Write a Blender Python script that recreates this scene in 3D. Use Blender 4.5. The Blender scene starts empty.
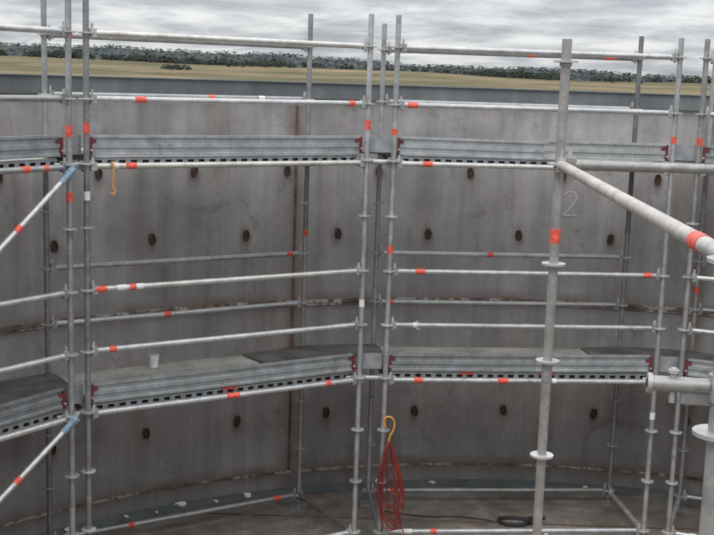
import bpy, math, random
from mathutils import Vector, Matrix, noise as mnoise
random.seed(7)
S = bpy.context.scene
CAMZ = 4.4
def HZ(h): return CAMZ - h
TC = (1.85, 5.30); TR = 6.90

# ------------------------------------------------------------------ builder
class MB:
    def __init__(s): s.v=[];s.f=[];s.m=[];s.t=[];s.s=[]
    def add(s,vs,fs,mat=0,tint=0.5,smooth=False):
        o=len(s.v); s.v+= [tuple(v) for v in vs]
        for f in fs:
            s.f.append([i+o for i in f]); s.m.append(mat); s.t.append(tint); s.s.append(smooth)
    def tube(s,p,q,r,mat=0,tint=None,seg=14,r2=None):
        p=Vector(p);q=Vector(q);d=(q-p).normalized()
        u=d.orthogonal().normalized();w=d.cross(u)
        if tint is None: tint=random.random()
        r2=r if r2 is None else r2
        vs=[];n=seg
        for c,rr in((p,r),(q,r2)):
            for i in range(n):
                a=2*math.pi*i/n; vs.append(c+(u*math.cos(a)+w*math.sin(a))*rr)
        s.add(vs,[[i,(i+1)%n,n+(i+1)%n,n+i] for i in range(n)],mat,tint,True)
        s.add(vs[:n][::-1],[list(range(n))],mat,tint)
        s.add(vs[n:],[list(range(n))],mat,tint)
    def box(s,c,ax,ay,az,mat=0,tint=0.5):
        c=Vector(c);ax=Vector(ax);ay=Vector(ay);az=Vector(az)
        vs=[c+ax*i+ay*j+az*k for i in(-1,1) for j in(-1,1) for k in(-1,1)]
        s.add(vs,[[0,1,3,2],[4,6,7,5],[0,4,5,1],[2,3,7,6],[0,2,6,4],[1,5,7,3]],mat,tint)
    def prism(s,poly,z0,z1,mat=0,tint=0.5):
        n=len(poly); vs=[(x,y,z0) for x,y in poly]+[(x,y,z1) for x,y in poly]
        s.add(vs,[[i,(i+1)%n,n+(i+1)%n,n+i] for i in range(n)]+[list(range(n))[::-1],list(range(n,2*n))],mat,tint)
    def build(s,name,mats,parent=None,loc=None):
        me=bpy.data.meshes.new(name); me.from_pydata(s.v,[],s.f)
        for m in mats: me.materials.append(m)
        me.polygons.foreach_set("material_index",s.m)
        me.polygons.foreach_set("use_smooth",s.s)
        at=me.attributes.new("tint",'FLOAT','FACE'); at.data.foreach_set("value",s.t)
        me.update()
        ob=bpy.data.objects.new(name,me); S.collection.objects.link(ob)
        if parent: ob.parent=parent
        return ob
def empty(name,loc=(0,0,0)):
    e=bpy.data.objects.new(name,None); S.collection.objects.link(e); e.location=loc; return e

# ------------------------------------------------------------------ materials
class NT:
    def __init__(s,name):
        s.mat=bpy.data.materials.new(name); s.mat.use_nodes=True
        s.nt=s.mat.node_tree; s.b=s.nt.nodes["Principled BSDF"]
    def n(s,t,**k):
        x=s.nt.nodes.new(t)
        for a,b in k.items(): setattr(x,a,b)
        return x
    def l(s,a,b): s.nt.links.new(a,b)
    def noise(s,vec,scale,detail=5,rough=.55,mapping=None,dist=0):
        if mapping:
            m=s.n('ShaderNodeMapping'); m.inputs['Scale'].default_value=mapping; s.l(vec,m.inputs[0]); vec=m.outputs[0]
        x=s.n('ShaderNodeTexNoise'); s.l(vec,x.inputs['Vector'])
        x.inputs['Scale'].default_value=scale;x.inputs['Detail'].default_value=detail;x.inputs['Roughness'].default_value=rough;x.inputs['Distortion'].default_value=dist
        return x.outputs['Fac']
    def ramp(s,fac,stops):
        r=s.n('ShaderNodeValToRGB'); e=r.color_ramp.elements
        while len(e)<len(stops): e.new(.5)
        for i,(p,c) in enumerate(stops):
            e[i].position=p; e[i].color=(c if len(c)==4 else (*c,1)) if hasattr(c,'__len__') else (c,c,c,1)
        s.l(fac,r.inputs[0]); return r.outputs[0]
    def mix(s,fac,a,b,mode='MIX'):
        x=s.n('ShaderNodeMix',data_type='RGBA',blend_type=mode)
        for i,v in((0,fac),(6,a),(7,b)):
            if isinstance(v,(int,float)): x.inputs[i].default_value=v
            elif isinstance(v,tuple): x.inputs[i].default_value=(*v,1)
            else: s.l(v,x.inputs[i])
        return x.outputs[2]
    def math(s,op,a,b=None,c=None,clamp=False):
        x=s.n('ShaderNodeMath',operation=op,use_clamp=clamp)
        for i,v in enumerate((a,b,c)):
            if v is None: continue
            if isinstance(v,(int,float)): x.inputs[i].default_value=v
            else: s.l(v,x.inputs[i])
        return x.outputs[0]
    def coord(s,o='Object'):
        return s.n('ShaderNodeTexCoord').outputs[o]
    def attr(s,nm):
        return s.n('ShaderNodeAttribute',attribute_name=nm).outputs['Fac']
    def bump(s,h,strength=.3,dist=.01):
        b=s.n('ShaderNodeBump'); b.inputs['Strength'].default_value=strength; b.inputs['Distance'].default_value=dist
        s.l(h,b.inputs['Height']); s.l(b.outputs[0],s.b.inputs['Normal'])
    def fin(s,col,rough=.5,metal=0):
        for v,k in((col,'Base Color'),(rough,'Roughness'),(metal,'Metallic')):
            if isinstance(v,(int,float)): s.b.inputs[k].default_value=v
            elif isinstance(v,tuple): s.b.inputs[k].default_value=(*v,1)
            else: s.l(v,s.b.inputs[k])
        return s.mat

def m_galv(name,dark,light,metal=.3):
    t=NT(name); c=t.coord(); ti=t.attr("tint")
    base=t.ramp(ti,[(0,dark),(.35,tuple((a+b)/2 for a,b in zip(dark,light))),(.8,light),(1,(light[0]*1.08,light[1]*1.00,light[2]*.84))])
    n1=t.noise(c,9,5,.65); n2=t.noise(c,55,3,.6)
    col=t.mix(1.0,base,t.ramp(n1,[(.3,.72),(.7,1.10)]),'MULTIPLY')
    col=t.mix(1.0,col,t.ramp(n2,[(.3,.86),(.65,1.07)]),'MULTIPLY')
    rust=t.ramp(t.noise(c,6,5,.7,dist=.4),[(.58,0),(.70,1)])
    col=t.mix(t.math('MULTIPLY',rust,.42),col,(.16,.10,.065))
    spl=t.ramp(t.noise(c,38,2,.5),[(.70,0),(.74,1)])
    col=t.mix(t.math('MULTIPLY',spl,.35),col,(.6,.58,.54))
    t.bump(n2,.10,.002)
    return t.fin(col,t.ramp(n1,[(.3,.32),(.7,.54)]),metal)
M_GALV=m_galv("galvanised_tube",(.22,.22,.22),(.60,.60,.595),.58)
M_NEAR=m_galv("weathered_tube",(.32,.315,.30),(.54,.50,.46),.40)
M_TOE=m_galv("galvanised_toe_board",(.27,.29,.30),(.48,.505,.515),.5)
M_DISC=m_galv("rosette_steel",(.36,.36,.35),(.60,.60,.58),.4)

def m_simple(name,col,rough=.6,metal=0,var=.35,scale=14):
    t=NT(name); c=t.coord(); n=t.noise(c,scale,5,.6)
    cc=t.mix(1.0,col,t.ramp(n,[(.3,1-var),(.7,1+var*.4)]),'MULTIPLY')
    t.bump(n,.2,.003)
    return t.fin(cc,rough,metal)
M_TAPE=m_simple("orange_tape",(.82,.12,.08),.5,0,.5,40)
M_WTAPE=m_simple("white_tape",(.75,.75,.73),.5,0,.25,40)
M_RED=m_simple("dark_red_clip",(.20,.035,.038),.5,.1,.5,30)
M_BLUE=m_simple("blue_paint",(.24,.34,.43),.5,.1,.55,25)
M_YEL=m_simple("orange_plastic",(.72,.34,.05),.4)
M_BLACK=m_simple("black_rubber_and_slot_shade",(.025,.025,.027),.5)
M_HOSE=m_simple("red_cable",(.25,.035,.03),.4)
M_WHITE=m_simple("white_paint",(.74,.74,.72),.6,0,.3,30)
M_CHALK=m_simple("chalk",(.54,.53,.515),.8,0,.35,45)
M_PLY=m_simple("dark_plywood",(.115,.107,.098),.8,0,.6,4)
M_LUG=m_simple("rusty_lug",(.135,.082,.058),.8,.1,.5,40)
M_VWELD=m_simple("rusty_weld",(.15,.10,.075),.8,.1,.6,8)

t=NT("steel_deck"); c=t.coord(); n1=t.noise(c,3,5,.65); n2=t.noise(c,30,3,.6)
v=t.n('ShaderNodeTexVoronoi'); v.inputs['Scale'].default_value=28; v.inputs['Randomness'].default_value=0; t.l(c,v.inputs['Vector'])
dots=t.ramp(v.outputs['Distance'],[(.16,0),(.24,1)])
col=t.mix(1.0,t.ramp(n1,[(.3,(.27,.26,.235)),(.7,(.55,.53,.48))]),t.ramp(n2,[(.3,.75),(.7,1.1)]),'MULTIPLY')
col=t.mix(1.0,col,t.ramp(v.outputs['Distance'],[(.14,.35),(.24,1)]),'MULTIPLY')
t.bump(dots,.4,.004); M_DECK=t.fin(col,.55,.2)

def ang_for(px,yun=240,D=None):
    k=(px-357)/1150
    X=0
    for _ in range(20):
        d=TC[1]+math.sqrt(TR**2-(X-TC[0])**2); H=1.6
        X=k*(d*.986+H*.165)
    return math.atan2(d-TC[1],X-TC[0])
a0=ang_for(335); da=abs((ang_for(245)-ang_for(427))/2)
# tank wall
PHI0=math.radians(111.3); DPHI=2*math.pi/10
ZS=[HZ(2.34),HZ(4.19)]
t=NT("tank_wall_steel"); c=t.coord()
sx=t.n('ShaderNodeSeparateXYZ'); t.l(c,sx.inputs[0]); X,Y,Z=sx.outputs
ang=t.math('ARCTAN2',Y,X)
rel=t.math('SUBTRACT',ang,PHI0-20*math.pi)
vd=t.math('MULTIPLY',t.math('PINGPONG',rel,DPHI/2),TR)
pl=t.math('FLOOR',t.math('DIVIDE',rel,DPHI))
st=t.math('GREATER_THAN',Z,ZS[0])
idx=t.math('ADD',pl,t.math('MULTIPLY',st,37.3))
wn=t.n('ShaderNodeTexWhiteNoise',noise_dimensions='1D'); t.l(idx,wn.inputs['W'])
n_big=t.noise(c,.6,4,.58,dist=.5); n_med=t.noise(c,2.2,6,.65); n_st=t.noise(c,1.0,5,.62,mapping=(5.5,5.5,.28))
n_f=t.noise(c,35,3,.65)
col=t.ramp(n_big,[(.30,(.275,.260,.253)),(.5,(.350,.333,.324)),(.70,(.435,.418,.408))])
col=t.mix(1.0,col,t.ramp(n_med,[(.3,.80),(.7,1.14)]),'MULTIPLY')
col=t.mix(1.0,col,t.ramp(n_st,[(.32,.78),(.65,1.10)]),'MULTIPLY')
col=t.mix(1.0,col,t.ramp(n_f,[(.3,.92),(.7,1.06)]),'MULTIPLY')
col=t.mix(1.0,col,t.ramp(wn.outputs[0],[(0,.88),(1,1.1)]),'MULTIPLY')
pat=t.ramp(t.noise(c,1.5,8,.74,dist=1.4),[(.575,0),(.66,1)])
col=t.mix(t.math('MULTIPLY',pat,.48),col,(.135,.122,.116))
pat2=t.ramp(t.noise(c,1.7,6,.72,mapping=(1,1,.6),dist=.5),[(.58,0),(.70,1)])
col=t.mix(t.math('MULTIPLY',pat2,.25),col,(.56,.55,.54))
rn=t.ramp(t.noise(c,1.0,6,.68,mapping=(2.6,2.6,.55),dist=.4),[(.57,0),(.70,1)])
col=t.mix(t.math('MULTIPLY',rn,.36),col,(.21,.13,.09))
def near(d,w):
    return t.math('SUBTRACT',1.0,t.math('DIVIDE',d,w),clamp=True)
nr=t.ramp(n_med,[(.35,.2),(.6,1)])
rs=near(vd,.16)
for z in ZS:
    rs=t.math('MAXIMUM',rs,near(t.math('ABSOLUTE',t.math('SUBTRACT',Z,z)),.12))
for off,z in((0,HZ(1.66)),(.008,HZ(3.61)),(da*.5+.008,HZ(1.02))):
    pd=t.math('MULTIPLY',t.math('PINGPONG',t.math('SUBTRACT',ang,a0+off-80*da),da/2),TR*1.1)
    zd=t.math('MULTIPLY',t.math('ABSOLUTE',t.math('SUBTRACT',Z,z)),.5)
    rr=t.math('SQRT',t.math('ADD',t.math('POWER',pd,2.0),t.math('POWER',zd,2.0)))
    rs=t.math('MAXIMUM',rs,t.math('MULTIPLY',near(rr,.085),.9,clamp=True))
col=t.mix(t.math('MULTIPLY',t.math('MULTIPLY',rs,nr),.9,clamp=True),col,(.15,.09,.06))
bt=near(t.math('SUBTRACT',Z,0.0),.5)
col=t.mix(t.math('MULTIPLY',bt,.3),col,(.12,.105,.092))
t.bump(n_med,.2,.02)
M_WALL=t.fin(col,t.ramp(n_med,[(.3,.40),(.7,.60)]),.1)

t=NT("weld_bead"); c=t.coord(); n=t.noise(c,3.5,5,.7); n2=t.noise(c,30,3,.6)
col=t.ramp(n,[(.35,(.09,.06,.05)),(.5,(.22,.17,.135)),(.56,(.52,.50,.47)),(.62,(.19,.125,.09))])
t.bump(n2,.8,.01); M_WELD=t.fin(col,.55,.3)
t=NT("rim_steel"); c=t.coord(); n=t.noise(c,1.5,5,.6); n2=t.noise(c,1,4,.6,mapping=(6,6,1))
col=t.ramp(n,[(.3,(.11,.127,.132)),(.7,(.19,.207,.213))]); col=t.mix(1.0,col,t.ramp(n2,[(.3,.75),(.7,1.1)]),'MULTIPLY')
M_RIM=t.fin(col,.5,.1)
t=NT("tank_floor_steel"); c=t.coord(); n=t.noise(c,.8,7,.65,dist=.8); n2=t.noise(c,5,5,.7); n3=t.noise(c,40,3,.6)
col=t.ramp(n,[(.3,(.15,.125,.105)),(.5,(.24,.21,.18)),(.7,(.34,.31,.28))]); col=t.mix(1.0,col,t.ramp(n2,[(.3,.55),(.7,1.2)]),'MULTIPLY')
col=t.mix(1.0,col,t.ramp(n3,[(.3,.85),(.7,1.1)]),'MULTIPLY')
t.bump(n2,.3,.01); M_FLOOR=t.fin(col,t.ramp(n,[(.35,.3),(.6,.7)]),.1)
t=NT("dry_grass_ground"); c=t.coord()
a=t.noise(c,.006,5,.6); b=t.noise(c,.03,4,.6); d=t.noise(c,.0026,3,.5)
col=t.ramp(a,[(.32,(.070,.070,.036)),(.45,(.135,.112,.060)),(.58,(.205,.160,.092)),(.72,(.16,.130,.075))])
col=t.mix(1.0,col,t.ramp(b,[(.3,.65),(.7,1.2)]),'MULTIPLY')
col=t.mix(t.ramp(d,[(.50,0),(.56,.6)]),col,(.080,.080,.045))
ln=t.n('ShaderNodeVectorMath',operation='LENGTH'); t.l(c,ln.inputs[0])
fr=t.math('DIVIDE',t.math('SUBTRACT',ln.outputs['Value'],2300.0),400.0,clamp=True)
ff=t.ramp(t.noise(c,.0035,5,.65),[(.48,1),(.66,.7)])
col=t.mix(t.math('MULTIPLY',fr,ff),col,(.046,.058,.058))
M_GROUND=t.fin(col,.95)
t.b.inputs['Specular IOR Level'].default_value=.1
def m_leaf(name,a,b):
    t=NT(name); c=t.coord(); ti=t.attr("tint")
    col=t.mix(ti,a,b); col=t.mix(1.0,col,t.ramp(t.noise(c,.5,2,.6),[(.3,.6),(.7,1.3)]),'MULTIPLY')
    t.b.inputs['Specular IOR Level'].default_value=.15
    return t.fin(col,.9)
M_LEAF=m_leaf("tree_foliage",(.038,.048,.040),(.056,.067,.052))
M_LEAFF=m_leaf("hazed_far_foliage",(.048,.060,.061),(.055,.067,.066))  # distance haze put into the leaf colour as a blue-grey cast
M_BARK=m_simple("tree_bark",(.09,.07,.055),.9)

# ------------------------------------------------------------------ tank
tank=empty("steel_tank",(TC[0],TC[1],0))
def ring(mb,r0,r1,z0,z1,mat=0,seg=288,tint=.5):
    prof=[(r0,z0),(r0,z1),(r1,z1),(r1,z0)]
    vs=[];fs=[]
    for i in range(seg):
        a=2*math.pi*i/seg
        for r,z in prof: vs.append((r*math.cos(a),r*math.sin(a),z))
    for i in range(seg):
        j=(i+1)%seg
        for k in range(4):
            l=(k+1)%4
            fs.append([i*4+k,i*4+l,j*4+l,j*4+k])
    mb.add(vs,fs,mat,tint,False)
HT=.10
zt=HZ(.25)
mb=MB(); ring(mb,TR,TR+.012,-.02,zt); 
ob=mb.build("wall_plates",[M_WALL],tank)
mb=MB(); ring(mb,TR-.05,TR+.02,zt+.002,HZ(HT)); ring(mb,TR-.075,TR+.10,HZ(HT)+.001,HZ(HT)+.012)
mb.build("rim_ring",[M_RIM],tank)
mb=MB()
ring(mb,TR-.012,TR-.001,ZS[0]-.028,ZS[0]+.012); ring(mb,TR-.020,TR-.001,ZS[0]-.05,ZS[0]-.034)
ring(mb,TR-.014,TR-.001,ZS[1]-.012,ZS[1]+.012)
for k in range(10):
    a=PHI0+k*DPHI; er=Vector((math.cos(a),math.sin(a),0)); et=Vector((-er.y,er.x,0))
    for z0,z1 in((ZS[0]+.014,zt-.002),(ZS[1]+.014,ZS[0]-.052)):
        c=er*(TR-.005)+Vector((0,0,(z0+z1)/2)); mb.box(c,er*.0045,et*.011,(0,0,(z1-z0)/2),1)
mb.build("weld_seams",[M_WELD,M_VWELD],tank)
mb=MB(); ring(mb,TR-.16,TR-.001,.003,.03,0)
mb.build("annular_plate",[M_RIM],tank)
mb=MB(); n=144; vs=[(0,0,0)]+[((TR+.1)*math.cos(2*math.pi*i/n),(TR+.1)*math.sin(2*math.pi*i/n),0) for i in range(n)]
mb.add(vs,[[0,1+i,1+(i+1)%n] for i in range(n)])
for k in range(-3,4):
    y=k*1.9; w=math.sqrt(max(0,(TR-.2)**2-y*y)); mb.box((0,y,.004),(w,0,0),(0,.012,0),(0,0,.004),1)
mb.build("floor_plates",[M_FLOOR,M_VWELD],tank)
def lug(mb,a,z):
    er=Vector((math.cos(a),math.sin(a),0)); et=Vector((-er.y,er.x,0)); up=Vector((0,0,1))
    c=er*(TR-.005)+up*z
    mb.box(c,er*.003,et*.026,up*.050,0)
    tl=random.uniform(-.25,.25)
    e1=et*math.cos(tl)+up*math.sin(tl); e2=up*math.cos(tl)-et*math.sin(tl)
    cc=er*(TR-.024)+up*z; R1=.027;R2=.052;r=.008
    ns=16;nr=6;vs=[];fs=[]
    for i in range(ns):
        p=2*math.pi*i/ns; ctr=cc+e1*math.cos(p)*R1+e2*math.sin(p)*R2
        rad=(e1*math.cos(p)+e2*math.sin(p)).normalized()
        for j in range(nr):
            q=2*math.pi*j/nr; vs.append(ctr+rad*math.cos(q)*r+er*math.sin(q)*r)
    for i in range(ns):
        for j in range(nr):
            fs.append([i*nr+j,((i+1)%ns)*nr+j,((i+1)%ns)*nr+(j+1)%nr,i*nr+(j+1)%nr])
    mb.add(vs,fs,1,.5,True)
    for s_ in(-1,1): mb.box(er*(TR-.014)+up*z+et*.026*s_,er*.011,et*.005,up*.014,1)
mb=MB()
for k in range(-22,23):
    lug(mb,a0+k*da+random.uniform(-.003,.003),HZ(1.63)+random.uniform(-.01,.01)); lug(mb,a0+.008+k*da,HZ(3.57)+random.uniform(-.01,.01)); lug(mb,a0+da*.5+.008+k*da,HZ(.98))
M_LUGD=m_simple("dark_lug_ring",(.065,.045,.035),.8,.1,.5,40)
mb.build("lifting_lugs",[M_LUG,M_LUGD],tank)
def wallpt(a,z,off=.004): return Vector((TC[0]+(TR-off)*math.cos(a),TC[1]+(TR-off)*math.sin(a),z))
def chalk(name,strokes,px,H,sc,w=.012,mat=None):
    a1=ang_for(px); mb=MB()
    for st_ in strokes:
        L=[];Rr=[]
        for i,(u,v_) in enumerate(st_):
            p0=st_[max(0,i-1)];p1=st_[min(len(st_)-1,i+1)]
            dx,dy=p1[0]-p0[0],p1[1]-p0[1]; l=math.hypot(dx,dy) or 1; nx,ny=-dy/l*w/sc/2,dx/l*w/sc/2
            ww=random.uniform(.6,1.15)
            L.append((u+nx*ww,v_+ny*ww));Rr.append((u-nx*ww,v_-ny*ww))
        off=.004+.001*strokes.index(st_)
        vs=[wallpt(a1-(u*sc)/TR,HZ(H)+v_*sc,off) for u,v_ in L+Rr]; n=len(L)
        mb.add(vs,[[i,i+1,n+i+1,n+i] for i in range(n-1)])
    return mb.build(name,[mat or M_CHALK])
two=[(-.25+.25*math.cos(p)+.25,.22+.25*math.sin(p)) for p in [math.radians(x) for x in range(160,-50,-15)]]+[(-.25,-.5)]
chalk("chalk_number",[two,[(-.25,-.5),(.3,-.5)]],567,1.27,.26,.020)
chalk("chalk_mark",[[(-.3,.2),(0,.4),(.25,.1),(0,-.3)],[(-.2,-.1),(.2,-.2)]],420,2.64,.14,.026,M_WHITE)

# ------------------------------------------------------------------ scaffold
UP=Vector((0,0,1)); TUB=.0242
MATS=[M_GALV,M_DISC,M_TAPE,M_WTAPE,M_RED,M_BLUE,M_NEAR]
def post(mb,p,ztop,zbot=0,mat=0,rosH=None,tint=None,rmat=1):
    p=Vector((p[0],p[1],0)); tint=random.uniform(.05,.55) if tint is None else tint
    zb=zbot+.10
    cuts=[zb]+[z for z in(HZ(3.48),HZ(1.48)) if zb<z<ztop]+[ztop]
    for i in range(len(cuts)-1):
        mb.tube(p+UP*cuts[i],p+UP*cuts[i+1],TUB,mat,min(1,max(0,tint+random.uniform(-.15,.15))),16)
    mb.tube(p+UP*zbot,p+UP*zb,.017,mat,.3,10)
    mb.box(p+UP*(zbot+.005),(.075,0,0),(0,.075,0),(0,0,.004),0,.4)
    mb.tube(p+UP*(zb-.02),p+UP*(zb+.005),.04,0,.3,10)
    for h in rosH:
        z=HZ(h)
        if zb<z<ztop:
            mb.tube(p+UP*(z-.005),p+UP*(z+.005),.061,rmat,random.uniform(.2,.9),16)
            mb.tube(p+UP*(z-.022),p+UP*(z-.005),.030,rmat,tint,12)
    for z in cuts[1:-1]:
        mb.tube(p+UP*(z-.03),p+UP*(z+.03),.0275,mat,tint*.8,14)
def ledger(mb,p,q,z,mat=0,tint=None,tapes=(),brace=False,r=TUB):
    p=Vector((p[0],p[1],z));q=Vector((q[0],q[1],z));d=(q-p).normalized();s=d.cross(UP)
    tint=random.random() if tint is None else tint
    a=p+d*.075;b=q-d*.075
    mb.tube(a,b,r,mat,tint,14)
    for e,sg in((p,1),(q,-1)):
        c=e+d*sg*.055
        mb.box(c,d*.024,s*.021,UP*.034,mat,tint*.7)
        mb.box(e+d*sg*.048+UP*.012,d*.010,s*.0045,UP*.062,1,.5)
    L=(q-p).length
    for tp in tapes:
        tt,kind=tp[0],tp[1]; w=tp[2] if len(tp)>2 else .045
        c=p+d*L*tt; mb.tube(c-d*w,c+d*w,r+.0018,kind,.5,14)
def rndtapes():
    out=[]
    for _ in range(random.choice([0,1,1,2])):
        out.append((random.choice([random.uniform(.05,.2),random.uniform(.8,.95),random.uniform(.3,.7)]),random.choice([2,2,2,3]),random.uniform(.02,.055)))
    return out
ROS=[-.75+.5*i for i in range(11)]
W=1.09
def frame(pl,pr):
    pl=Vector((*pl,0));pr=Vector((*pr,0)); d=(pr-pl).normalized(); n=Vector((-d.y,d.x,0))
    return pl,pr,d,n
def bay(pl,pr,tops=(-.55,-.55,-.55,-.55),tapes=None,braces=False,levels=(.75,2.75)):
    pl,pr,d,n=frame(pl,pr); L=(pr-pl).length
    tapes=tapes or {}
    root=empty("scaffold_bay")
    mb=MB()
    P=[pl,pr,pl+n*W,pr+n*W]
    for p,tp in zip(P,tops):
        post(mb,p,HZ(tp),0,0,ROS)
    for i,p in enumerate(P[:2]):
        h=.47+random.uniform(-.04,.03); w_=random.uniform(.025,.045)
        mb.tube(p+UP*(HZ(h)-w_),p+UP*(HZ(h)+w_),TUB+.002,2,.5,14)
    for i,p in enumerate(P):
        if random.random()<.6:
            h=random.choice([1.0,1.55,3.1,2.05]); mb.tube(p+UP*(HZ(h)-.035),p+UP*(HZ(h)+.035),TUB+.002,random.choice([2,3]),.5,14)
    mb.build("standards",MATS,root)
    mb=MB()
    for h in(-.25,.25,.77,1.75,2.25,2.77,4.25):
        ti=random.uniform(.5,1) if h>1 else random.uniform(.2,.9)
        ledger(mb,P[0],P[1],HZ(h),0,ti,tapes.get(('i',h),rndtapes() if not tapes else []))
        ledger(mb,P[2],P[3],HZ(h),0,random.uniform(.1,.7),tapes.get(('o',h),rndtapes()))
    for h in(.78,2.78,4.26):
        ledger(mb,P[0],P[2],HZ(h)); ledger(mb,P[1],P[3],HZ(h))
    mb.build("ledgers",MATS,root)
    if braces:
        mb=MB()
        for h0,h1 in((.80,2.75),(2.78,4.3)):
            a=P[1]-n*.055+UP*HZ(h0)-d*.03; b=P[0]-n*.055+UP*HZ(h1)+d*.03
            dd=(b-a).normalized()
            mb.tube(a,b,TUB*.92,0,.8,14)
            mb.tube(a-dd*.03,a+dd*.13,TUB+.002,5,.5,12); mb.box(a,dd*.05,n*.012,dd.cross(n)*.03,5)
            mb.tube(a+dd*.62,a+dd*.68,TUB+.001,2,.5,12)
            mb.tube(a+n*.0,a+n*.05,.012,1,.5,10)
        mb.build("diagonal_braces",MATS,root)
    mb=MB(); tb=MB()
    for lev in levels:
        zt_=HZ(lev-.05)
        for k in range(3):
            o=.075+k*.325
            a=P[0]+n*(o+.155); c=(a+d*L/2)+UP*(zt_-.004-random.uniform(0,.006)); 
            mb.box(c,d*(L/2-.06),n*.156,UP*.004,0)
            mb.box(c-UP*.034+n*.153,d*(L/2-.06),n*.003,UP*.029,0)
            if k: mb.box(c-UP*.034-n*.153,d*(L/2-.06),n*.003,UP*.029,0)
            for e in(-1,1):
                mb.box(c-UP*.03+d*e*(L/2-.058)-n*.07,d*.02,n*.02,UP*.022,1); mb.box(c-UP*.03+d*e*(L/2-.058)+n*.07,d*.02,n*.02,UP*.022,1)
        o=.072; base=P[0]+n*o; z0=zt_-.072; z1=zt_-.014
        Lh=L/2-.06; mid=base+d*L/2
        mb.box(mid+UP*(z1-.007),d*Lh,n*.003,UP*.009,1); mb.box(mid+UP*(z0+.006),d*Lh,n*.003,UP*.008,1)
        mb.box(mid+n*.03+UP*(z0+.03),d*Lh,n*.002,UP*.026,4)  # black strip behind the slots, stands in for the shade under the deck
        x=-Lh+.01
        while x<Lh:
            mb.box(mid+d*x+UP*((z0+z1)/2),d*.022,n*.0028,UP*((z1-z0)/2-.012),1); x+=.098
        z0=zt_+.004; h=.165; o=.040; prof=[(0,0),(0,.018),(.012,.026),(.012,.058),(0,.066),(0,.098),(.012,.106),(.012,.136),(-.006,.144),(-.006,h),(.022,h),(.022,0)]
        half=L*random.uniform(.44,.56)
        segs=[(.055,L-.055)] if random.random()<.3 else [(.055,half+.05),(half,L-.055)]
        for si,(s0,s1) in enumerate(segs):
            vs=[]; np_=len(prof); tl=random.uniform(-.012,.012)
            for kk,s_ in enumerate((s0,s1)):
                for (u,z) in prof: vs.append(P[0]+d*s_+n*(o+u-si*.006+.0)+UP*(z0+z+si*.003+(tl*kk)))
            tb.add(vs,[[i,(i+1)%np_,np_+(i+1)%np_,np_+i] for i in range(np_)]+[list(range(np_))[::-1],list(range(np_,2*np_))],0,random.uniform(.1,.95))
        for s_ in(.045,L-.045):
            tb.box(P[0]+d*s_+n*(o-.004)+UP*(z0+.08),d*.012,n*.007,UP*.072,1)
            tb.box(P[0]+d*(s_+(.03 if s_<1 else -.03))+n*(o-.006)+UP*(z0+.12),d*.016,n*.006,UP*.012,1)
            tb.tube(P[0]+d*s_+n*(o-.03)+UP*(z0+.05),P[0]+d*s_+n*(o)+UP*(z0+.05),.010,2,.5,8)
        if lev>2:
            for tt in([.5] if random.random()<.6 else [.3,.6]):
                mb.box(mid+d*(tt-.5)*L-n*.006+UP*(z1-.006),d*.07,n*.0025,UP*.010,3)
    mb.build("steel_decks",[M_DECK,M_TOE,M_PLY,M_TAPE,M_BLACK],root)
    tb.build("toe_boards",[M_TOE,M_RED,M_DISC],root)
    return P,d,n
def rot(a): a=math.radians(a); return Vector((math.cos(a),math.sin(a)))
L=2.57
A0=Vector((-2.13,8.95)); A1=A0+rot(31.8)*L
B0=Vector((.295,10.32)); B1=B0+rot(5.5)*L
C1=Vector((-2.235,8.83)); C0=C1-rot(56)*L
D0=B1+rot(-6)*.23; D1=D0+rot(-21)*L
E1=C0-rot(70)*.25; E0=E1-rot(83)*L
F0=D1+rot(-34)*.25; F1=F0+rot(-48)*L
G0=F1+rot(-60)*.25; G1=G0+rot(-76)*L
O=2;Wt=3
tA={('i',.25):[(.17,O),(.93,O,.03)],('i',.77):[(.14,O),(.09,Wt,.02)],('i',1.75):[(.04,O,.05),(.11,Wt,.04),(.17,Wt,.03),(.145,O,.025)],('i',2.77):[(.87,O,.03),(.5,O,.06)],('i',2.25):[(.0+.08,O,.03)],
    ('o',1.75):[(.93,O,.03)],('o',.25):[(.6,O,.03),(.8,Wt,.03)],('o',4.25):[(.3,O,.03),(.9,O,.04)]}
tB={('i',.25):[(.06,O)],('i',.77):[(.12,O),(.97,O,.03)],('i',1.75):[(.11,O),(.94,O,.04)],('i',2.77):[(.12,O,.04),(.43,O,.05),(.62,Wt,.02)],('i',2.25):[(.1,Wt,.02)],
    ('o',2.25):[(.06,O,.04)],('o',1.75):[(.45,O,.03)],('o',4.25):[(.1,O,.03)],('i',4.25):[(.1,Wt,.05),(.2,O,.03)]}
bays=[]
bays.append(bay(A0,A1,(-.75,-.53,-.78,-.56),tA))
bays.append(bay(B0,B1,(-.53,-.42,-.50,-.47),tB))
bays.append(bay(C0,C1,(-.75,-.75,-.6,-.6),None,True))
bays.append(bay(D0,D1,(-.42,-.5,-.47,-.5),None,False))
bays.append(bay(E0,E1,(-.6,-.6,-.6,-.6)))
bays.append(bay(F0,F1,(-.5,-.5,-.5,-.5)))
bays.append(bay(G0,G1,(-.5,-.5,-.5,-.5)))
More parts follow.
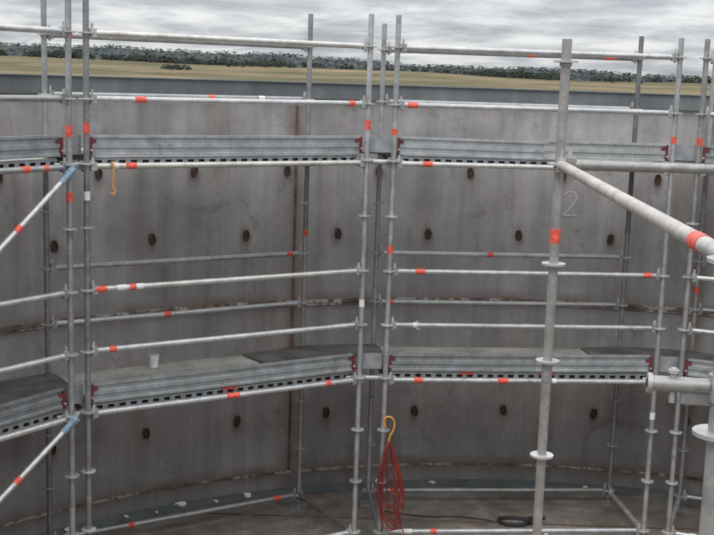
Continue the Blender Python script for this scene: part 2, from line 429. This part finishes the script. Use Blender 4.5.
def infill(bl,br,tl,tr,levs=(2.75,.75)):
    Pl,dl,nl=bl;Pr,dr,nr=br
    for lev in levs:
        z=HZ(lev-.05)+.006; mb=MB()
        e=.09
        if lev<2: tl_,tr_=.12,.12
        else: tl_,tr_=tl,tr
        poly=[Pl[1]-dl*tl_+nl*e,Pl[1]+nl*e+dl*.03,Pr[0]+nr*e-dr*.03,Pr[0]+dr*tr_+nr*e,Pr[0]+dr*tr_*.8+nr*(W-.12),Pr[0]+nr*(W-.03),Pl[1]+nl*(W-.03),Pl[1]-dl*tl_*1.15+nl*(W-.1)]
        mb.prism([(p.x,p.y) for p in poly],z,z+.014,0)
        mb.build("plywood_infill",[M_PLY])
        mb=MB(); s=(Pr[0]-Pl[1]).normalized()
        a=Pl[1]-s*.10+nl*.05;b=Pr[0]+s*.10+nr*.05
        mb.tube(a+UP*(z-.07),b+UP*(z-.07),TUB,0,.6)
        for c in(Pl[1]+nl*.025,Pr[0]+nr*.025):
            mb.box(c+UP*(z-.07),s*.034,nl*.035,UP*.034,1,.4); mb.tube(c+UP*(z-.035),c+UP*(z+.0),.009,1,.5,8)
        aa=Pl[1]+nl*.05+s*.035; bb=Pr[0]+nr*.05-s*.035
        mb.box((aa+bb)/2+UP*(z+.09),(bb-aa)/2,nl*.005,UP*.075,2,.4)
        mb.build("coupled_tube",[M_GALV,M_DISC,M_TOE])
infill(bays[0],bays[1],.62,.05); infill(bays[2],bays[0],.6,.05); infill(bays[1],bays[3],.38,.5)
infill(bays[4],bays[2],.4,.3); infill(bays[3],bays[5],.4,.3); infill(bays[5],bays[6],.4,.3)

# central access tower (nearer, right)
root=empty("access_tower")
mb=MB(); T=[Vector((.985,5.70)),Vector((.885,2.68)),Vector((3.55,5.70)),Vector((3.45,2.68))]
RT=[-.097+.5*i for i in range(-1,9)]
for i,p in enumerate(T):
    post(mb,p,HZ(-.205 if i==0 else .1 if i==1 else -.3),0,6,RT if i!=1 else [.403,.825,1.32,1.82,2.32],.25 if i==0 else .45,1)
p=Vector((*T[0],0)); mb.tube(p+UP*(HZ(.76)-.035),p+UP*(HZ(.76)+.035),TUB+.002,2,.5,16)
mb.build("standards",MATS,root)
mb=MB()
ledger(mb,T[0],T[2],HZ(.403),6,.1,[]); ledger(mb,T[0],T[1],HZ(.403),6,.8,[(.900,2,.045)])
for h in(2.403,3.903):
    for a,b in((0,1),(0,2),(1,3),(2,3)): ledger(mb,T[a],T[b],HZ(h),6)
ledger(mb,T[2],T[3],HZ(.403),6)
mb.build("ledgers",MATS,root)
mb=MB(); q=Vector((*T[1],HZ(.71))); dx=Vector((-1,.12,0)).normalized(); sy=dx.cross(UP)
mb.tube(q+dx*.03,q+dx*.165,.019,0,.15,16); mb.tube(q+dx*.165,q+dx*.176,.025,0,.3,16); mb.tube(q+dx*.1761,q+dx*.1775,.012,2,.3,12)
mb.box(q+dx*.05-UP*.030,dx*.045,sy*.008,UP*.016,0,.1)
mb.tube(q+dx*.115-UP*.045,q+dx*.115+UP*.040,.008,1,.6,8); mb.tube(q+dx*.115+UP*.028,q+dx*.115+UP*.036,.014,1,.6,6)
mb.tube(q-UP*.035,q+UP*.03,.033,0,.2,16)
mb.box(q+Vector((-.01,-.045,0)),Vector((.024,0,0)),Vector((0,.012,0)),UP*.028,1,.3)
mb.tube(q+Vector((-.02,-.055,-.0)),q+Vector((-.02,-.085,0)),.009,1,.5,6)
mb.build("bracket_coupler",[M_NEAR,M_DISC,M_BLACK],root)

# ------------------------------------------------------------------ small things
def curve(name,pts,r,mat,parent=None,cyc=False):
    cu=bpy.data.curves.new(name,'CURVE'); cu.dimensions='3D'; cu.bevel_depth=r; cu.bevel_resolution=3; cu.resolution_u=8
    sp=cu.splines.new('NURBS'); sp.points.add(len(pts)-1)
    for i,p in enumerate(pts): sp.points[i].co=(*p,1)
    sp.use_endpoint_u=True; sp.order_u=3; sp.use_cyclic_u=cyc
    cu.materials.append(mat); ob=bpy.data.objects.new(name,cu); S.collection.objects.link(ob)
    if parent: ob.parent=parent
    return ob
root=empty("hanging_cable_coil")
bx,by=B0.x+.05,B0.y-.07
hook=[(bx-.03,by,HZ(3.20)),(bx-.06,by,HZ(3.14)),(bx-.01,by,HZ(3.09)),(bx+.05,by,HZ(3.13)),(bx+.05,by,HZ(3.22)),(bx+.0,by,HZ(3.30)),(bx+.0,by,HZ(3.38))]
curve("hook",hook,.010,M_YEL,root)
for k in range(9):
    w=random.uniform(.05,.15); h=random.uniform(.50,.90); ox=random.uniform(.0,.05); oy=random.uniform(-.04,.03)
    pts=[]
    for i in range(14):
        a=2*math.pi*i/14; s_=.30+.70*(1-math.cos(a))/2
        pts.append((bx+ox*(1-math.cos(a))+w*math.sin(a)*s_*(1+.4*random.random()),by+oy+.03*math.sin(a*2),HZ(3.34)-h*(1-math.cos(a))/2))
    curve("loop_%d"%k,pts,.006,M_HOSE,root,True)
curve("tail",[(bx+.03,by,HZ(3.4)),(bx+.14,by-.02,HZ(3.7)),(bx+.10,by,HZ(4.0)),(bx+.2,by-.05,HZ(4.3)),(bx+.3,by-.1,.012),(bx+.5,by-.3,.012),(bx+.2,by-.6,.012)],.006,M_HOSE,root)
P,d,n=bays[0]; q=P[0]+d*.20-n*.04
root=empty("sling_hook")
curve("strap",[q+UP*HZ(.74)+n*.03,q+UP*HZ(.735)-n*.01,q+UP*HZ(.80)-n*.01,q+UP*HZ(.90),q+UP*HZ(.94)],.008,M_YEL,root)
curve("hook",[q+UP*HZ(.93),q+UP*HZ(.96)+d*.02,q+UP*HZ(.99)+d*.01,q+UP*HZ(.985)-d*.015,q+UP*HZ(.965)-d*.02],.007,M_YEL,root)
# small white paint tin standing on the lower deck
q=P[0]+d*.93+n*.93+UP*(HZ(2.70)+.003)
mb=MB(); mb.tube(q,q+UP*.110,.043,0,.5,20); mb.tube(q+UP*.106,q+UP*.116,.046,0,.5,20); mb.tube(q,q+UP*.006,.045,0,.5,20); mb.tube(q+UP*.1161,q+UP*.119,.035,1,.5,20)
for s_ in(-1,1): mb.tube(q+d*s_*.043+UP*.09,q+d*s_*.052+UP*.09,.006,1,.5,8)
mb.build("paint_tin",[M_WHITE,M_DISC])
root=empty("extension_lead"); ex,ey=1.66,11.0
pts=[(ex+.16*math.cos(a*1.0)*(1+.1*math.sin(3*a)),ey+.12*math.sin(a)*(1+.15*math.cos(2*a)),.012+.006*i/6) for i,a in enumerate([k*.6 for k in range(32)])]
curve("cable_coil",pts,.009,M_BLACK,root)
curve("cable_run",[(ex-.16,ey,.012),(ex-.5,ey+.15,.012),(ex-.9,ey+.05,.012),(ex-1.3,ey+.2,.012)],.006,M_BLACK,root)
mb=MB(); mb.box((ex+.2,ey,.045),(.055,.02,0),(-.01,.03,0),(0,0,.03)); mb.tube((ex+.25,ey+.02,.05),(ex+.32,ey+.05,.05),.018); mb.tube((ex+.1,ey-.02,.05),(ex+.15,ey-.01,.05),.014,r2=.02)
mb.build("plug_box",[M_BLACK],root)
import bmesh
def scrap(x,y,s):
    bm=bmesh.new(); bmesh.ops.create_icosphere(bm,subdivisions=2,radius=s)
    for v_ in bm.verts: v_.co*=1+.9*mnoise.noise(v_.co*30+Vector((x*9,y*7,0))); v_.co.z*=.6; v_.co.x*=1.3
    me=bpy.data.meshes.new("paper_scrap"); bm.to_mesh(me); bm.free(); me.materials.append(M_WHITE)
    o=bpy.data.objects.new("paper_scrap",me); S.collection.objects.link(o); o.location=(x,y,s*.5+.03)
for px,off,s in((30,.14,.025),(60,.1,.03),(120,.12,.022),(178,.10,.042),(213,.14,.02),(247,.10,.038),(150,.15,.018),(440,.13,.022),(600,.14,.02)):
    a=ang_for(px); scrap(TC[0]+(TR-off)*math.cos(a),TC[1]+(TR-off)*math.sin(a),s)

# ------------------------------------------------------------------ terrain + trees
def sm(a,b,x):
    t_=min(1,max(0,(x-a)/(b-a))); return t_*t_*(3-2*t_)
def hgt(x,y):
    r=math.hypot(x,y)
    if r<80: return -.3
    az=math.atan2(x,y)
    left=sm(.12,-.28,az) if abs(az)<1.2 else .5
    ridge=1300+500*left
    top=7.5+7*left+3.5*mnoise.noise(Vector((az*8,1.3,0)))
    h=-.3-2.5*sm(80,500,r)*(1-sm(500,900,r))+top*sm(450,ridge,r)
    h-= (top*.9)*sm(ridge*1.05,ridge*1.9,r)
    h+= (46+22*mnoise.noise(Vector((az*7,7.7,0)))+10*mnoise.noise(Vector((az*23,1.7,0)))+50*left)*sm(3000,5600,r)
    h+= 1.8*mnoise.noise(Vector((x/160,y/200,0)))*sm(300,900,r)
    return h
mb=MB(); rings=[0,7.5,10,20,40,80]+[80*(9000/80)**(i/110) for i in range(1,111)]
nA=480; vs=[];fs=[]
for r in rings:
    for i in range(nA):
        a=2*math.pi*i/nA; x,y=r*math.sin(a),r*math.cos(a); vs.append((x,y,hgt(x,y)))
for k in range(len(rings)-1):
    for i in range(nA):
        j=(i+1)%nA
        if k==0: fs.append([0,nA+j,nA+i]) 
        else: fs.append([k*nA+i,k*nA+j,(k+1)*nA+j,(k+1)*nA+i])
mb.add(vs,fs,0,.5,True)
g=mb.build("ground",[M_GROUND])

bm=bmesh.new(); bmesh.ops.create_icosphere(bm,subdivisions=1,radius=1); ICO=[v_.co.copy() for v_ in bm.verts]; ICF=[[v_.index for v_ in f.verts] for f in bm.faces]; bm.free()
def tree(mb,x,y,h,nb=9,leafmat=0,low=.3,fat=1):
    z=hgt(x,y)-.2; wd=h*random.uniform(.35,.65)*fat
    b=Vector((x,y,z)); mb.tube(b,b+UP*h*.6,h*.025,1,.5,5,h*.012)
    for _ in range(2):
        a=random.random()*6.28; mb.tube(b+UP*h*.35,b+UP*h*.65+Vector((math.cos(a),math.sin(a),0))*wd*.6,h*.013,1,.5,4,h*.006)
    for k in range(nb):
        a=random.random()*6.28; rr=wd*math.sqrt(random.random())*.85; zz=h*random.uniform(low,.9)
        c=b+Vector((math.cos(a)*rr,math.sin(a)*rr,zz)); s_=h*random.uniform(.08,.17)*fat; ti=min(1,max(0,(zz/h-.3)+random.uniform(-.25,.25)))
        vs=[c+Vector((v_.x*s_*random.uniform(.6,1.6),v_.y*s_*random.uniform(.6,1.6),v_.z*s_*random.uniform(.4,1.1)/fat)) for v_ in ICO]
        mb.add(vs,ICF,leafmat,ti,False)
def azof(px): return math.atan((px-357)/1150)
def place(mb,px0,px1,r0,r1,n_,h0,h1,nb=9,clump=.0,low=.2,fat=1):
    for _ in range(n_):
        px=random.uniform(px0,px1)
        cl=mnoise.noise(Vector((px/28.0,r0/100.,2)))
        if clump and cl<clump-.25: continue
        r=random.uniform(r0,r1); a=azof(px); hh=random.uniform(h0,h1)*(.75+.8*max(0,cl+.2)); tree(mb,r*math.sin(a),r*math.cos(a),hh,nb,0,low,fat)
mb=MB()
place(mb,-160,345,1600,2100,1300,5,13,8,.05,.05,1.3)
place(mb,340,470,1500,1750,130,3,9,8,.1,.05,1.3)
place(mb,455,560,1250,1450,260,4,10,8,.05,.05,1.2)
place(mb,560,900,1300,1500,330,3,9,8,.18,.05,1.3)
mb.build("distant_tree_line",[M_LEAF,M_BARK])
mb=MB(); place(mb,100,205,940,1010,190,2.0,5,8,.05,.05,1.3); place(mb,215,290,1200,1350,50,3,7,9,.1,.1,1.3); place(mb,20,60,1300,1400,10,5,8,8); place(mb,300,420,1150,1250,10,3,5)
place(mb,520,714,1000,1150,14,3,5)
mb.build("shrub_belt",[M_LEAF,M_BARK])
mb=MB()
for _ in range(3000):
    az=random.uniform(-.5,.5) if random.random()<.8 else random.uniform(-3.14,3.14); r=random.uniform(3600,5700)
    tree(mb,r*math.sin(az),r*math.cos(az),random.uniform(9,17),4,0,.05,2.2)
mb.build("far_forest",[M_LEAFF,M_BARK])
mb=MB()
for _ in range(350):
    az=random.uniform(.6,5.7); r=random.uniform(900,1800); tree(mb,r*math.sin(az),r*math.cos(az),random.uniform(7,14),7)
mb.build("surrounding_tree_line",[M_LEAF,M_BARK])

# ------------------------------------------------------------------ sky
SE,SR=math.radians(52),math.radians(-150)
w=bpy.data.worlds.new("World"); S.world=w; w.use_nodes=True; nt=w.node_tree
bg=nt.nodes["Background"]; bg.inputs[1].default_value=.145
class WN(NT):
    def __init__(s): s.nt=nt
q=WN()
sky=q.n('ShaderNodeTexSky',sky_type='NISHITA',sun_disc=False,sun_elevation=SE,sun_rotation=SR)
tc=q.coord('Generated'); sx=q.n('ShaderNodeSeparateXYZ'); q.l(tc,sx.inputs[0]); X,Y,Z=sx.outputs
zc=q.math('ADD',q.math('MAXIMUM',Z,0.0),.13)
cb=q.n('ShaderNodeCombineXYZ'); q.l(q.math('DIVIDE',X,zc),cb.inputs[0]); q.l(q.math('DIVIDE',Y,zc),cb.inputs[1]); cb.inputs[2].default_value=5.7
n1=q.noise(cb.outputs[0],2.0,7,.56,dist=.25)
cl=q.ramp(n1,[(.36,(2.55,2.72,3.0)),(.46,(3.4,3.56,3.8)),(.54,(4.4,4.5,4.65)),(.64,(5.5,5.55,5.6))])
zf=q.math('ADD',1.0,q.math('MULTIPLY',q.math('MAXIMUM',Z,0.0),2.9))
cl=q.mix(1.0,cl,zf,'MULTIPLY')
col=q.mix(.92,sky.outputs[0],cl)
q.l(col,bg.inputs[0])
sd=bpy.data.lights.new("sun",'SUN'); sd.energy=1.0; sd.angle=math.radians(30); sd.color=(1,.97,.92)
so=bpy.data.objects.new("sun",sd); S.collection.objects.link(so)
dirv=Vector((math.sin(SR)*math.cos(SE),math.cos(SR)*math.cos(SE),math.sin(SE)))
so.rotation_euler=dirv.to_track_quat('Z','Y').to_euler()

# ------------------------------------------------------------------ camera
cd=bpy.data.cameras.new("camera"); cam=bpy.data.objects.new("camera",cd); S.collection.objects.link(cam)
cd.sensor_width=36; cd.lens=1150/714*36; cd.clip_end=20000; cd.clip_start=.05
cam.matrix_world=Matrix.Translation((0,0,CAMZ))@Matrix.Rotation(math.radians(90-9.5),4,'X')@Matrix.Rotation(math.radians(1.9),4,'Z')
S.camera=cam
S.view_settings.view_transform='Standard'; S.view_settings.look='None'; S.view_settings.exposure=0
